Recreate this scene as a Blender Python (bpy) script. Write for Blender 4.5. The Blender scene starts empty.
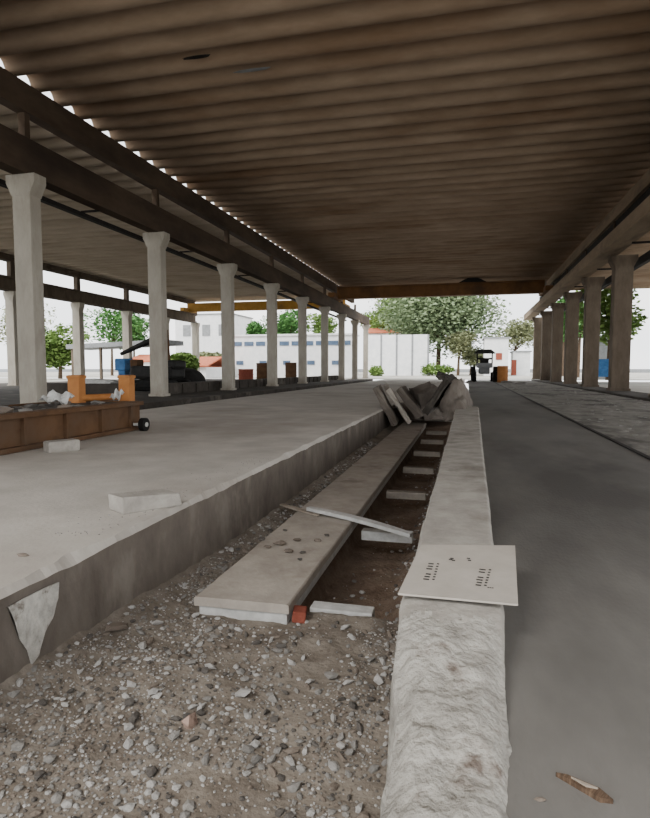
import bpy, bmesh, math, random
from mathutils import Vector, Matrix, noise as mn
R = random.Random(7)
C = bpy.context.scene.collection
rad = math.radians

# ------------------------------------------------------------------ camera
CAMZ = 1.40
F = 570.0
ya = math.asin(142/math.sqrt(142**2+40**2+F**2)); pa = math.atan(40/F)
pitch = math.atan(40/F*1.0)
cam_d = bpy.data.cameras.new('camera'); cam = bpy.data.objects.new('camera', cam_d); C.objects.link(cam)
cam_d.sensor_fit = 'HORIZONTAL'; cam_d.sensor_width = 36; cam_d.lens = F/650*36
cam_d.clip_start = .05; cam_d.clip_end = 500
cam.location = (0, 0, CAMZ)
cam.rotation_euler = (rad(90)-pitch, 0, ya)
bpy.context.scene.camera = cam
RM = cam.rotation_euler.to_matrix()
def ray(px, py): return RM @ Vector((px-325, 409-py, -F))
def atz(px, py, z):                      # where the sight line meets a level plane
    d = ray(px, py); t = (z-CAMZ)/d.z; return Vector((d.x*t, d.y*t, z))
def aty(px, py, y):                      # where it meets a cross plane
    d = ray(px, py); t = y/d.y; return Vector((d.x*t, y, CAMZ+d.z*t))
def atx(px, py, x):
    d = ray(px, py); t = x/d.x; return Vector((x, d.y*t, CAMZ+d.z*t))

# ------------------------------------------------------------------ materials
def lin(c): return tuple((v/12.92 if v <= .04045 else ((v+.055)/1.055)**2.4) for v in c)
def mat(name, c1, c2, scale=3.0, rough=.9, bump=.3, c3=None, s3=.6, t3=(.5,.62), metal=0, stretch=(1,1,1), bscale=None, bdist=.01):
    m = bpy.data.materials.new(name); m.use_nodes = True
    nt = m.node_tree; N = nt.nodes; L = nt.links
    b = N['Principled BSDF']; b.inputs['Roughness'].default_value = rough; b.inputs['Metallic'].default_value = metal
    b.inputs['Specular IOR Level'].default_value = .25
    tc = N.new('ShaderNodeTexCoord'); mp = N.new('ShaderNodeMapping'); mp.inputs['Scale'].default_value = stretch
    L.new(tc.outputs['Object'], mp.inputs['Vector'])
    n = N.new('ShaderNodeTexNoise'); n.inputs['Scale'].default_value = scale; n.inputs['Detail'].default_value = 9; n.inputs['Roughness'].default_value = .65
    L.new(mp.outputs[0], n.inputs['Vector'])
    r = N.new('ShaderNodeValToRGB'); r.color_ramp.elements[0].position = .32; r.color_ramp.elements[1].position = .68
    r.color_ramp.elements[0].color = (*lin(c1), 1); r.color_ramp.elements[1].color = (*lin(c2), 1)
    L.new(n.outputs['Fac'], r.inputs[0]); out = r.outputs[0]
    if c3:
        n3 = N.new('ShaderNodeTexNoise'); n3.inputs['Scale'].default_value = s3; n3.inputs['Detail'].default_value = 6; n3.inputs['Roughness'].default_value = .6
        L.new(mp.outputs[0], n3.inputs['Vector'])
        r3 = N.new('ShaderNodeMapRange'); r3.inputs[1].default_value = t3[0]; r3.inputs[2].default_value = t3[1]
        L.new(n3.outputs['Fac'], r3.inputs[0])
        mx = N.new('ShaderNodeMix'); mx.data_type = 'RGBA'; mx.inputs[7].default_value = (*lin(c3), 1)
        L.new(r3.outputs[0], mx.inputs[0]); L.new(out, mx.inputs[6]); out = mx.outputs[2]
    L.new(out, b.inputs['Base Color'])
    if bump:
        n2 = N.new('ShaderNodeTexNoise'); n2.inputs['Scale'].default_value = bscale or scale*4; n2.inputs['Detail'].default_value = 8
        L.new(mp.outputs[0], n2.inputs['Vector'])
        bp = N.new('ShaderNodeBump'); bp.inputs['Strength'].default_value = bump; bp.inputs['Distance'].default_value = bdist
        L.new(n2.outputs['Fac'], bp.inputs['Height']); L.new(bp.outputs[0], b.inputs['Normal'])
    m['out'] = 0
    return m

M = {}
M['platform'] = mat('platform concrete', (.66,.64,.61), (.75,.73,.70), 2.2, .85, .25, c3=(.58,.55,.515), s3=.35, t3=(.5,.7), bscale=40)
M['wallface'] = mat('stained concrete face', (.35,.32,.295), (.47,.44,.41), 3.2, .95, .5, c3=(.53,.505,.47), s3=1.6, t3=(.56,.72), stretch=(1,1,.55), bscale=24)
M['plaster'] = mat('broken pale plaster', (.58,.57,.55), (.78,.77,.74), 14, .95, .8, c3=(.45,.42,.39), s3=9, t3=(.55,.62), bscale=30)
M['asphalt'] = mat('grey floor screed', (.375,.37,.355), (.46,.45,.435), 1.2, .8, .2, c3=(.31,.30,.29), s3=.5, t3=(.5,.66), stretch=(1,.45,1), bscale=60)
M['asphalt_rough'] = mat('rough side floor', (.42,.41,.39), (.58,.57,.545), 4, .9, .6, c3=(.33,.315,.3), s3=1.3, t3=(.52,.62), stretch=(1,.5,1), bscale=16)
M['dirt'] = mat('trench dirt', (.45,.415,.375), (.56,.53,.49), 5, .98, .5, c3=(.40,.365,.33), s3=2.4, t3=(.52,.66), bscale=38, bdist=.02)
M['pitdirt'] = mat('dark pit earth', (.38,.315,.265), (.52,.455,.40), 6, .98, .9, c3=(.46,.41,.36), s3=3, t3=(.58,.7), bscale=30, bdist=.02)
M['curb'] = mat('pale curb concrete', (.54,.52,.495), (.66,.645,.615), 7, .9, .5, c3=(.46,.44,.41), s3=2.2, t3=(.55,.7), bscale=50)
M['curbbreak'] = mat('broken curb concrete', (.52,.505,.48), (.70,.69,.66), 9, .95, .7, c3=(.44,.40,.37), s3=9, t3=(.58,.70), bscale=34, bdist=.03)
M['slab'] = mat('slab concrete', (.60,.57,.535), (.71,.68,.64), 5, .9, .35, c3=(.50,.46,.42), s3=1.5, t3=(.56,.7), bscale=40)
M['slab_dark'] = mat('dusty concrete', (.46,.43,.40), (.58,.55,.51), 8, .9, .4)
M['slabedge'] = mat('slab edge', (.66,.66,.65), (.80,.80,.79), 12, .85, .3)
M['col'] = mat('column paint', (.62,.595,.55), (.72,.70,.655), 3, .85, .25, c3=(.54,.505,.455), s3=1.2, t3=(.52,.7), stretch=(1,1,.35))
M['colr'] = mat('shaded column', (.35,.31,.265), (.45,.405,.355), 3, .85, .25, c3=(.30,.265,.23), s3=1.2, t3=(.52,.7), stretch=(1,1,.35))  # darker copy of the column paint; the right row's backlit shade is in the colour
M['beam'] = mat('brown beam', (.27,.22,.18), (.36,.305,.255), 2, .85, .2, c3=(.21,.175,.15), s3=.8, t3=(.5,.7), stretch=(1,.3,1))
M['beamr'] = mat('grey brown beam', (.52,.46,.385), (.62,.55,.47), 2, .85, .2, c3=(.34,.30,.26), s3=.8, t3=(.5,.7), stretch=(1,.3,1))
M['roof'] = mat('roof sheet', (.57,.495,.42), (.70,.62,.54), 1.3, .9, .15, c3=(.52,.42,.33), s3=.45, t3=(.5,.7), stretch=(.35,1,1), bscale=12)
M['roof2'] = mat('roof sheet pale', (.68,.63,.56), (.78,.735,.67), 1.6, .9, .15, c3=(.62,.57,.50), s3=.8, t3=(.5,.7), stretch=(.35,1,1), bscale=12)  # lighter copy of the roof sheet; the left bay's daylight is put into its colour
M['rail'] = mat('dark rail', (.09,.08,.075), (.17,.15,.14), 5, .7, .2, metal=.3)
M['orange'] = mat('faded orange steel', (.62,.40,.21), (.72,.49,.27), 3, .6, .15, c3=(.40,.24,.13), s3=1.6, t3=(.52,.7))
M['yellow'] = mat('yellow steel', (.66,.49,.19), (.76,.58,.27), 3, .6, .15, c3=(.50,.38,.20), s3=1.0, t3=(.55,.75))
M['crane'] = mat('crane beam steel', (.42,.29,.17), (.52,.37,.22), 2, .6, .15, c3=(.34,.25,.17), s3=.6, t3=(.5,.7))
M['rust'] = mat('rusty steel', (.30,.22,.155), (.42,.31,.215), 4, .85, .4, c3=(.33,.27,.22), s3=2, t3=(.5,.68))
M['dark'] = mat('dark metal', (.07,.07,.07), (.15,.145,.14), 5, .6, .2)
M['rubber'] = mat('rubber', (.05,.05,.05), (.11,.11,.11), 8, .8, .2)
M['blue'] = mat('blue paint', (.20,.40,.62), (.30,.52,.74), 5, .5, .1)
M['white'] = mat('white wall paint', (.86,.87,.88), (.95,.95,.95), 1.5, .8, .05)
M['windowblue'] = mat('dark blue glass', (.26,.33,.42), (.38,.45,.54), 3, .3, 0)
M['joint'] = mat('grey joint', (.48,.49,.50), (.58,.59,.60), 3, .8, 0)
M['tile'] = mat('clay tile', (.62,.34,.24), (.76,.46,.34), 4, .9, .2)
M['card'] = mat('sheet', (.66,.635,.60), (.725,.70,.665), 6, .9, .08)
M['ink'] = mat('ink', (.16,.15,.15), (.30,.29,.28), 60, .9, 0)
M['wood'] = mat('worn wood', (.52,.48,.43), (.68,.64,.59), 6, .9, .3, stretch=(1,1,1))
M['woodd'] = mat('dark splintered wood', (.20,.145,.11), (.46,.38,.31), 16, .9, .4, stretch=(6,.6,1))
M['brick'] = mat('red brick', (.48,.25,.20), (.58,.33,.27), 20, .95, .4)
M['yard'] = mat('yard concrete', (.62,.61,.58), (.74,.73,.70), .5, .9, .1, c3=(.55,.53,.49), s3=.2, t3=(.5,.65))
M['grassm'] = mat('dry verge', (.40,.44,.24), (.56,.58,.36), 1.5, .95, .3)
M['darkfloor'] = mat('dark yard floor', (.20,.185,.17), (.32,.30,.28), 1.6, .95, .4, c3=(.42,.40,.37), s3=.9, t3=(.58,.68))
M['bark'] = mat('bark', (.26,.21,.17), (.40,.34,.28), 6, .95, .4)
for k, (a, b_) in {'leafa': ((.34,.46,.22), (.52,.62,.34)), 'leafb': ((.24,.42,.22), (.38,.56,.30)), 'leafc': ((.44,.48,.36), (.60,.61,.46)), 'leafd': ((.40,.48,.36), (.57,.63,.48))}.items():
    M[k] = mat('foliage '+k, a, b_, 1.2, .8, 0)
STONE = [mat('grey stone', (.44,.43,.42), (.58,.57,.55), 30, .9, .3), mat('pale stone', (.58,.575,.56), (.72,.71,.70), 30, .9, .3),
         mat('dark stone', (.28,.27,.26), (.42,.40,.38), 30, .9, .3), mat('brown stone', (.42,.38,.345), (.52,.48,.44), 30, .9, .3)]
M['pinkstone'] = mat('pinkish chunk', (.60,.50,.45), (.72,.63,.58), 25, .9, .3)

# ------------------------------------------------------------------ mesh helpers
def MB(): return bmesh.new()
def box(bm, c, s, rz=0, rx=0, ry=0, bev=0, jit=0):
    r = bmesh.ops.create_cube(bm, size=1)
    vs = r['verts']
    m = Matrix.Translation(c) @ Matrix.Rotation(rz,4,'Z') @ Matrix.Rotation(ry,4,'Y') @ Matrix.Rotation(rx,4,'X') @ Matrix.Diagonal((*s,1))
    bmesh.ops.transform(bm, matrix=m, verts=vs)
    if bev:
        es = list({e for v in vs for e in v.link_edges})
        bmesh.ops.bevel(bm, geom=es, offset=bev, segments=2, affect='EDGES', profile=.6)
    if jit:
        for v in vs:
            if v.is_valid: v.co += Vector((R.uniform(-1,1),R.uniform(-1,1),R.uniform(-1,1)))*jit
def tube(bm, p0, p1, r0, r1=None, seg=14):
    p0 = Vector(p0); p1 = Vector(p1); d = p1-p0
    r = bmesh.ops.create_cone(bm, cap_ends=True, segments=seg, radius1=r0, radius2=r0 if r1 is None else r1, depth=d.length)
    q = d.to_track_quat('Z','Y').to_matrix().to_4x4()
    bmesh.ops.transform(bm, matrix=Matrix.Translation((p0+p1)/2) @ q, verts=r['verts'])
def prism(bm, pts, vec):                # polygon (list of 3-D points) pushed along vec
    a = [bm.verts.new(p) for p in pts]; b = [bm.verts.new(Vector(p)+Vector(vec)) for p in pts]
    bm.faces.new(a); bm.faces.new(b[::-1]); n = len(pts)
    for i in range(n): bm.faces.new((a[i], b[i], b[(i+1)%n], a[(i+1)%n]))
def obj(name, bm, m, parent=None, loc=None, smooth=False):
    bmesh.ops.recalc_face_normals(bm, faces=bm.faces)
    me = bpy.data.meshes.new(name); bm.to_mesh(me); bm.free()
    o = bpy.data.objects.new(name, me); C.objects.link(o)
    for mm in (m if isinstance(m, (list, tuple)) else [m]): me.materials.append(mm)
    if smooth: me.polygons.foreach_set('use_smooth', [True]*len(me.polygons))
    if loc is not None:                 # geometry is given in world space; move the origin to loc
        me.transform(Matrix.Translation(-Vector(loc))); o.location = loc
    if parent:
        o.parent = parent
        me.transform(Matrix.Translation(-parent.location)) if loc is None else None
    return o
def lobj(name, bm, m, parent, smooth=False):  # geometry already in the parent's own space
    bmesh.ops.recalc_face_normals(bm, faces=bm.faces)
    me = bpy.data.meshes.new(name); bm.to_mesh(me); bm.free(); me.materials.append(m)
    o = bpy.data.objects.new(name, me); C.objects.link(o); o.parent = parent
    if smooth: me.polygons.foreach_set('use_smooth', [True]*len(me.polygons))
    return o
def tag(o, label, cat, group=None, kind=None):
    o['label'] = label; o['category'] = cat
    if group: o['group'] = group
    if kind: o['kind'] = kind
    return o
def struct(o): o['kind'] = 'structure'; return o
def thing(name, label, cat, loc, rz=0, group=None):
    o = bpy.data.objects.new(name, None); C.objects.link(o); o.location = loc; o.rotation_euler = (0,0,rz)
    o.empty_display_size = .1
    return tag(o, label, cat, group)
def fb(x, y, s=1.0, seed=0): return mn.fractal(Vector((x*s+seed*7.3, y*s-seed*3.1, seed*1.7)), .9, 2.1, 5)
def heightfield(x0, x1, nx, y0, y1, ny, fz, matf=None, ypow=1):
    bm = MB(); g = []
    for j in range(ny+1):
        y = y0+(y1-y0)*(j/ny)**ypow
        g.append([bm.verts.new(((X := x0+(x1-x0)*i/nx), y, fz(X, y))) for i in range(nx+1)])
    for j in range(ny):
        for i in range(nx):
            f = bm.faces.new((g[j][i], g[j][i+1], g[j+1][i+1], g[j+1][i]))
            if matf: f.material_index = matf((x0+(x1-x0)*(i+.5)/nx), g[j][i].co.y)
    return bm

# ------------------------------------------------------------------ levels and lines
ZP = .60      # left platform
ZR = .55      # right floor
ZC = .68      # curb top
XE = -1.63    # platform edge
XCL, XCR = -.19, .11
COLX = -8.9; RCX = 5.45
YEND = 46
PITCH = .68
ZROOF = 7.32

# ------------------------------------------------------------------ ground pieces
# left platform: a bed of concrete with a chipped near edge
bm = MB(); ny = 1100; rows = []
for j in range(ny+1):
    y = -4 + 50*(j/ny)**1.5
    e = max(0, fb(y, 3, 2.5, 4))*.05 + .012*fb(y, 1, 9, 2)
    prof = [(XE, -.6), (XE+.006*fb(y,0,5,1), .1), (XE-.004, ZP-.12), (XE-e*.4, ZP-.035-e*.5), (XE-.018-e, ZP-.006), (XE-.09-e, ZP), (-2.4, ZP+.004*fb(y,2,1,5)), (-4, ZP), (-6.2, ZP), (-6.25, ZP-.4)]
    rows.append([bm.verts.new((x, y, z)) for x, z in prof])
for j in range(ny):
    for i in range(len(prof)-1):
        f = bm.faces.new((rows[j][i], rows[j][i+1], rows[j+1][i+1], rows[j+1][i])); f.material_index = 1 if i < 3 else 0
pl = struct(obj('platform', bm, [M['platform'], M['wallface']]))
# pale broken patch where plaster has come off the platform face
bm = MB()
pts = []
outline = [(8,607),(24,598),(44,588),(58,582),(57,598),(52,618),(44,632),(38,655),(31,664),(27,650),(20,640),(14,618)]
for px, py in outline:
    p = atx(px, py, XE+.004); pts.append((XE+.003, p.y, min(p.z, ZP-.03)))
prism(bm, pts, (.006,0,0))
bmesh.ops.triangulate(bm, faces=bm.faces); bmesh.ops.subdivide_edges(bm, edges=bm.edges, cuts=3, use_grid_fill=True)
for v in bm.verts:
    if v.co.x > XE+.006: v.co.x += .003*fb(v.co.y, v.co.z, 18, 3)
struct(obj('trim_1', bm, M['plaster']))
bpy.data.objects['trim_1']['label'] = 'pale patch of broken plaster on the near platform face'

# trench ground
def zt(x, y):
    z = .108 + .016*fb(x, y, 2, 1) + .010*fb(x, y, 9, 2)
    w = max(0, 1-(x-XE)/.75); z += .09*w*w*max(0, min(1, (3.6-y)/1.6))
    w2 = max(0, 1-(x-XE)/.28); z += .05*w2
    if y > 2.86:
        k = min(1, (y-2.86)/.12)
        inx = max(0, min(1, (x+.98)/.08)) * max(0, min(1, (-.22-x)/.26))
        z -= .22*k*inx*(1 if y < 12 else max(0, 13-y))
    return z
bm = heightfield(XE-.02, XCL+.06, 90, .3, 14.5, 620, zt, lambda x, y: 1 if (y > 2.9 and -.98 < x < -.30) else 0, ypow=1.6)
struct(obj('ground', bm, [M['dirt'], M['pitdirt']], smooth=True))
# ground continuing past the trench end
bm = MB(); box(bm, ((XE+XCL)/2, 30.2, ZP-.3), (XCL-XE+.1, 32, .58)); struct(obj('floor_far', bm, M['platform']))

# right floor
bm = heightfield(XCR-.03, 4.75, 40, -4, YEND, 200, lambda x, y: ZR+.004*fb(x, y, .8, 3)-(.0 if x < 4.7 else .05), lambda x, y: 1 if x > 1.75+.05*fb(x,y,1,2) else 0, ypow=1.3)
struct(obj('floor', bm, [M['asphalt'], M['asphalt_rough']], smooth=True))
# sunken rail running along the right floor
bm = MB(); box(bm, (1.70, 21, ZR+.004), (.05, 50, .012))
tag(obj('floor_rail', bm, M['rail'], loc=(1.72,21,ZR)), 'thin dark rail sunk in the grey floor right of the curb', 'rail')
# right kerb under the columns
bm = MB(); box(bm, (5.3, 21, ZR-.06), (1.1, 50, .22), bev=.02); struct(obj('trim_2', bm, M['darkfloor']))
# ground beyond
bm = MB(); box(bm, (-6.9, 21, .10), (1.5, 50, .3)); struct(obj('ditch', bm, M['darkfloor']))
bm = MB(); box(bm, (-18.3, 21, .2), (18, 50, .7), bev=.03); struct(obj('floor_left', bm, M['darkfloor']))
bm = MB(); box(bm, (-8.35, 21, ZP-.2), (1.9, 50, .38), bev=.02); struct(obj('trim_3', bm, M['darkfloor']))
bm = heightfield(-120, 100, 30, YEND-.2, 220, 30, lambda x, y: ZP-.03-.1*max(0,(y-100)/100), ); struct(obj('yard', bm, M['yard']))
bm = MB(); box(bm, (-70, 20, .28), (87, 52, .5)); struct(obj('yard_left', bm, M['yard']))
bm = MB(); box(bm, (50, 20, .22), (89, 52, .5)); struct(obj('yard_right', bm, M['yard']))
bm = MB(); box(bm, (-40, -60, -.25), (260, 112, .5)); struct(obj('yard_near', bm, M['yard']))

# ------------------------------------------------------------------ roofs
def roof(x0, x1, y0, y1, m, name, zz=ZROOF):
    bm = MB(); n = int((y1-y0)/PITCH*12); a = []
    nx = 4
    for j in range(n+1):
        y = y0+(y1-y0)*j/n; ph = (y/PITCH) % 1.0
        c = math.cos(2*math.pi*ph); z = .11*math.copysign(abs(c)**.6, c)
        row = []
        for i in range(nx+1):
            x = x0+(x1-x0)*i/nx
            row.append(bm.verts.new((x, y, zz+z+.01*math.sin(i*1.7))))
        a.append(row)
    for j in range(n):
        for i in range(nx): bm.faces.new((a[j][i], a[j][i+1], a[j+1][i+1], a[j+1][i]))
    o = obj(name, bm, m, smooth=True)
    s = o.modifiers.new('s', 'SOLIDIFY'); s.thickness = .025; s.offset = 1
    return struct(o)
roof(COLX+.05, 5.6, -3.2, YEND, M['roof'], 'ceiling')
roof(-24.0, -9.75, -3.2, YEND, M['roof2'], 'ceiling_left')
roof(5.9, 16, -3.2, YEND, M['roof'], 'ceiling_right')
# hole and dark stain in the roof sheets
for (px, py, w) in ((252,70,.42), (197,57,.3)):
    p = atz(px, py, ZROOF-.115); bm = MB()
    n = 14
    prism(bm, [(p.x+w*math.cos(6.28*k/n)*(.8+.3*R.random()), p.y+.055*math.sin(6.28*k/n), p.z-.004) for k in range(n)], (0,0,.006))
    tag(obj('roof_stain', bm, M['joint'] if w > .35 else M['rail'], loc=p), 'pale patched hole in the corrugated roof sheet' if w > .35 else 'small dark tear in the roof sheet left of the pale hole', 'stain')

# ------------------------------------------------------------------ columns and beams
ORD = ['nearest','second','third','fourth','fifth','sixth','seventh','eighth','ninth','tenth','eleventh','twelfth','thirteenth']
def column_mesh(w, d, top, base):
    bm = MB(); box(bm, (0,0,top/2), (w, d, top), bev=.02)
    return bm
def column(x, y, zb, ztop, m, label, group, w=.46, d=.42, flare=1):
    t = thing('concrete_column', label, 'column', (x, y, zb), 0, group)
    h = ztop-zb
    bm = MB(); box(bm, (0,0,(h-.25)/2), (w, d, h-.25), bev=.025)
    lobj('shaft', bm, m, t)
    bm = MB(); f = .13*flare
    prism(bm, [(-w/2, -d/2-.01, h-.42), (w/2, -d/2-.01, h-.42), (w/2+f, -d/2-.01, h-.16), (w/2+f, -d/2-.01, h), (-w/2-f, -d/2-.01, h), (-w/2-f, -d/2-.01, h-.16)], (0, d+.02, 0))
    lobj('corbel', bm, m, t)
    bm = MB(); box(bm, (0,0,.04), (w+.08, d+.08, .10), bev=.02); lobj('footing', bm, m, t)
    return t
ZG0 = 5.36       # column head
Y0 = 10.22; SP = 5.1
names = []
YS = [Y0-SP*3+SP*k for k in range(12)]
for k, y in enumerate(YS):
    if y < 0: continue
    vis = k-3
    lab = ('white concrete column standing just outside the left of view' if vis < 0 else
           '%s concrete column from the camera in the row along the left platform' % ORD[vis])
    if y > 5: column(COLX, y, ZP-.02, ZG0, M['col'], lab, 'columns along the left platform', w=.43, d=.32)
RY = [23.1-SP*5+SP*k for k in range(11)]
n = 0
for y in RY:
    if y < 16: continue
    n += 1
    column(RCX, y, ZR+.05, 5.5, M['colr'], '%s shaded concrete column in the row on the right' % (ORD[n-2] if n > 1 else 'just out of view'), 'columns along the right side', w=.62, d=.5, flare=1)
LY = [24.8+SP*k for k in range(5)]
n = 0
for y in LY:
    n += 1
    if y > YEND: continue
    column(-22.7, y, .5, 5.35, M['col'], '%s slim pale column from the camera in the far row across the left bay' % ORD[n-1], 'columns of the far left row', w=.5, d=.42, flare=.6)

def beam(name, x, w, z0, z1, m, label, y0=-3, y1=YEND-1, flange=True, posts=None, cat='beam'):
    t = thing(name, label, cat, (x, (y0+y1)/2, z0))
    L = y1-y0; h = z1-z0
    bm = MB()
    box(bm, (0,0,h/2), (w*.55 if flange else w, L, h))
    lobj('web', bm, m, t)
    if flange:
        for zc in (.05, h-.05):
            bm = MB(); box(bm, (0,0,zc), (w, L, .10), bev=.012); lobj('flange', bm, m, t)
    return t
beam('crane_girder', COLX, .34, ZG0+.003, 6.08, M['beam'], 'dark brown runway girder resting on the left row of columns', flange=False, y1=52)
bm = MB(); box(bm, (COLX-.56, 19, ZG0-.10), (.14, 52, .10))
for k in range(10): box(bm, (COLX-.37, 7.7+5.1*k, ZG0-.0), (.5,.06,.04)); box(bm, (COLX-.56, 7.7+5.1*k, ZG0-.04), (.05,.06,.06))
tag(obj('cable_tray', bm, M['rail'], loc=(COLX-.42, 19, ZG0-.1)), 'thin black conduit running below the left brown girder', 'conduit')
t = beam('roof_beam', COLX, .26, 6.62, 7.19, M['beam'], 'dark edge beam carried on short posts above the left girder', flange=False)
for y in YS:
    if y > YEND: continue
    bm = MB(); box(bm, (0, y-t.location.y, -.27), (.16, .14, .53)); lobj('post', bm, M['beam'], t)
bm = MB(); box(bm, (-9.55, 19, 7.10), (.3, 52, .12)); struct(obj('gutter', bm, M['beam']))
# right side
t = beam('crane_girder', 4.88, .66, 5.503, 5.93, M['beamr'], 'grey brown runway girder resting on the right row of columns', flange=False, y1=51)
bm = MB(); box(bm, (.30,-2.4,.84), (.08, 48, .82)); lobj('gap_shade_panel', bm, M['rail'], t)  # dark sheet added so the gap above the girder reads as shade
t = beam('roof_beam', 5.2, .36, 6.75, 7.19, M['beamr'], 'grey brown edge beam under the right end of the corrugated roof', flange=False)
for y in RY:
    if y > YEND: continue
    bm = MB(); box(bm, (0, y-t.location.y, -.335), (.2, .2, .66)); lobj('post', bm, M['beam'], t)
bm = MB(); box(bm, (RCX+.62, 19, 5.3), (.16, 52, .3))
for k in range(10): box(bm, (RCX+.16, 10.4+5.1*k, 5.47), (1.0,.08,.06))
tag(obj('cable_tray', bm, M['rail'], loc=(RCX+.3,19,4.72)), 'black conduit tray below the right girder', 'conduit')
# far left row
beam('crane_girder', -22.7, .5, 5.353, 6.08, M['colr'], 'grey girder on the far row of columns across the left bay')
t = beam('roof_beam', -22.7, .4, 6.85, 7.19, M['colr'], 'thin edge beam at the far side of the left bay roof')
for y in LY+[14.7, 9.9]:
    bm = MB(); box(bm, (0, y-t.location.y, -.45), (.25, .3, .9)); lobj('post', bm, M['colr'], t)
# bridge cranes
t = thing('bridge_crane', 'long orange brown overhead crane beam spanning the bay far ahead', 'crane', (-2.0, 38, 6.09))
bm = MB(); box(bm, (0,0,.36), (13.1, .5, .72), bev=.02); lobj('girder', bm, M['crane'], t)
bm = MB(); box(bm, (0,0,.76), (13.1, .62, .06)); lobj('top_plate', bm, M['crane'], t)
for s in (-1, 1):
    bm = MB(); box(bm, (s*6.7,0,.16), (.45, 2.6, .3), bev=.03); lobj('end_carriage', bm, M['crane'], t)
bm = MB()
prism(bm, [(1.4,-.3,.79), (3.1,-.3,.79), (2.8,-.3,.96), (2.53,-.3,1.06), (1.97,-.3,1.06), (1.7,-.3,.96)], (0,.6,0)); lobj('trolley', bm, M['dark'], t)
t = thing('bridge_crane', 'yellow overhead crane beam spanning the left bay', 'crane', (-15.8, 43.4, 6.09))
bm = MB(); box(bm, (0,0,.34), (13.2, .5, .68), bev=.02); lobj('girder', bm, M['yellow'], t)
for s in (-1, 1):
    bm = MB(); box(bm, (s*6.6,0,.14), (.4, 2.2, .28), bev=.03); lobj('end_carriage', bm, M['yellow'], t)

# ------------------------------------------------------------------ the curb between trench and floor
def ztop(x, y):
    if y > 1.75: return ZC + .004*fb(x, y, 3, 2)
    s = max(0, min(1, (1.75-y - .12*fb(x,1,6,3)-.35*(x-XCL)*0)/.30))
    return ZC - .02*s - .075*min(1, max(0, (1.70-y)/.6)) + s*(.022*fb(x, y, 7, 6)+.012*fb(x, y, 22, 7))
bm = MB(); rows = []; ny = 420; NX = 26
for j in range(ny+1):
    y = .35 + 10.95*(j/ny)**1.8
    brk = max(0, min(1, (1.78-y)/.3)); amp = .004+.020*brk
    row = []
    xl = XCL + .045*brk*min(1, max(0,(1.75-y)/.5)) + amp*.5*fb(y, 0, 8, 1) + (.008*fb(y, 2, 2, 5)); xr = XCR+.012+.012*max(0,y-2.5) + amp*.3*fb(y, 5, 8, 2) + .004*fb(y, 4, 2, 8) - .012*brk
    zl = ztop(xl, y)
    row.append((xl-.02*brk+.003, y, -.35)); row.append((xl-.02*brk+amp*fb(y,7,12,2), y, .15)); row.append((xl-.012*brk+amp*.7*fb(y,9,14,2), y, zl-.13)); 
    row.append((xl, y, zl-.02-.03*brk))
    for i in range(NX+1):
        x = xl+.012 + (xr-xl-.024)*i/NX
        ed = brk*.045*(abs(i/NX-.5)*2)**4
        row.append((x, y, ztop(x, y)-ed))
    row.append((xr, y, ztop(xr, y)-.02-.03*brk)); row.append((xr+.004, y, -.35))
    rows.append([bm.verts.new(p) for p in row])
K = len(rows[0])
for j in range(ny):
    for i in range(K-1):
        f = bm.faces.new((rows[j][i], rows[j][i+1], rows[j+1][i+1], rows[j+1][i]))
        yy = rows[j][i].co.y; zz = rows[j][i].co.z
        f.material_index = 1 if yy < 1.66+.06*fb(i*.1, 0, 4, 1) else (2 if i < 3 else 0)
bm.faces.new(rows[0]); bm.faces.new(rows[-1][::-1])
tag(obj('concrete_curb', bm, [M['curb'], M['curbbreak'], M['wallface']], loc=(-.04, 5, 0), smooth=True), 'long pale concrete curb with a crumbled near end, between trench and floor', 'curb')

# sheet lying on the curb with faded print
q = [atz(px, py, ZC+.016) for px, py in ((421,546),(515,547),(518,606),(398,595))]
c = sum(q, Vector())/4
t = thing('cardboard_sheet', 'pale flat sheet with faded print lying across the curb', 'sheet', c)
bm = MB(); prism(bm, [p-c for p in q], (0,0,.006)); lobj('sheet', bm, M['card'], t)
def onsheet(px, py): return atz(px, py, ZC+.0235)-c
bm = MB()
def glyph(px, py, lx, ly):
    a = onsheet(px, py); u = (onsheet(px+3, py-8)-a).normalized(); v = Vector((-u.y, u.x, 0))
    prism(bm, [a, a+u*lx, a+u*lx+v*ly, a+v*ly], (0,0,.0006))
for (bx, by, nn, rowsn) in ((429,580,7,2), (481,586,7,2)):
    for r_ in range(rowsn):
        for k in range(nn):
            if R.random() < .15: continue
            glyph(bx+r_*5.5+k*.75, by-k*2.6, .0095, .016+.006*R.random() if r_ == 0 else .008)
for (gx, gy) in ((452,560),(453.5,559),(455,561),(470,559),(471,561)):
    glyph(gx, gy, .010, .012)
for k in range(3): glyph(489+k*2.2, 588+k*.2, .006, .005)
lobj('printed_text', bm, M['ink'], t)

# ------------------------------------------------------------------ long slab in the trench, with its layers
SX0, SX1, SY0, SY1, SZ = -1.37, -.86, 2.67, 12.8, .205
t = thing('long_slab', 'long narrow concrete slab lying along the trench', 'slab', ((SX0+SX1)/2, SY0, .1))
cx = (SX0+SX1)/2
bm = MB()
ns = 60; rws = []
for j in range(ns+1):
    y = (SY1-SY0)*j/ns
    w = (SX1-SX0)/2; e = .006*fb(y, 0, 4, 3)
    sk = -.04*max(0, 1-y/.6)*0
    rws.append([bm.verts.new(p) for p in ((-w+e, y, .058), (-w+e, y, .10), (-w+e+.008, y, .107), (w-e*.7-.008, y, .107), (w-e*.7, y, .10), (w-e*.7, y, .058))])
for j in range(ns):
    for i in range(6): bm.faces.new((rws[j][i], rws[j][(i+1)%6], rws[j+1][(i+1)%6], rws[j+1][i]))
bm.faces.new(rws[0]); bm.faces.new(rws[-1][::-1])
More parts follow.
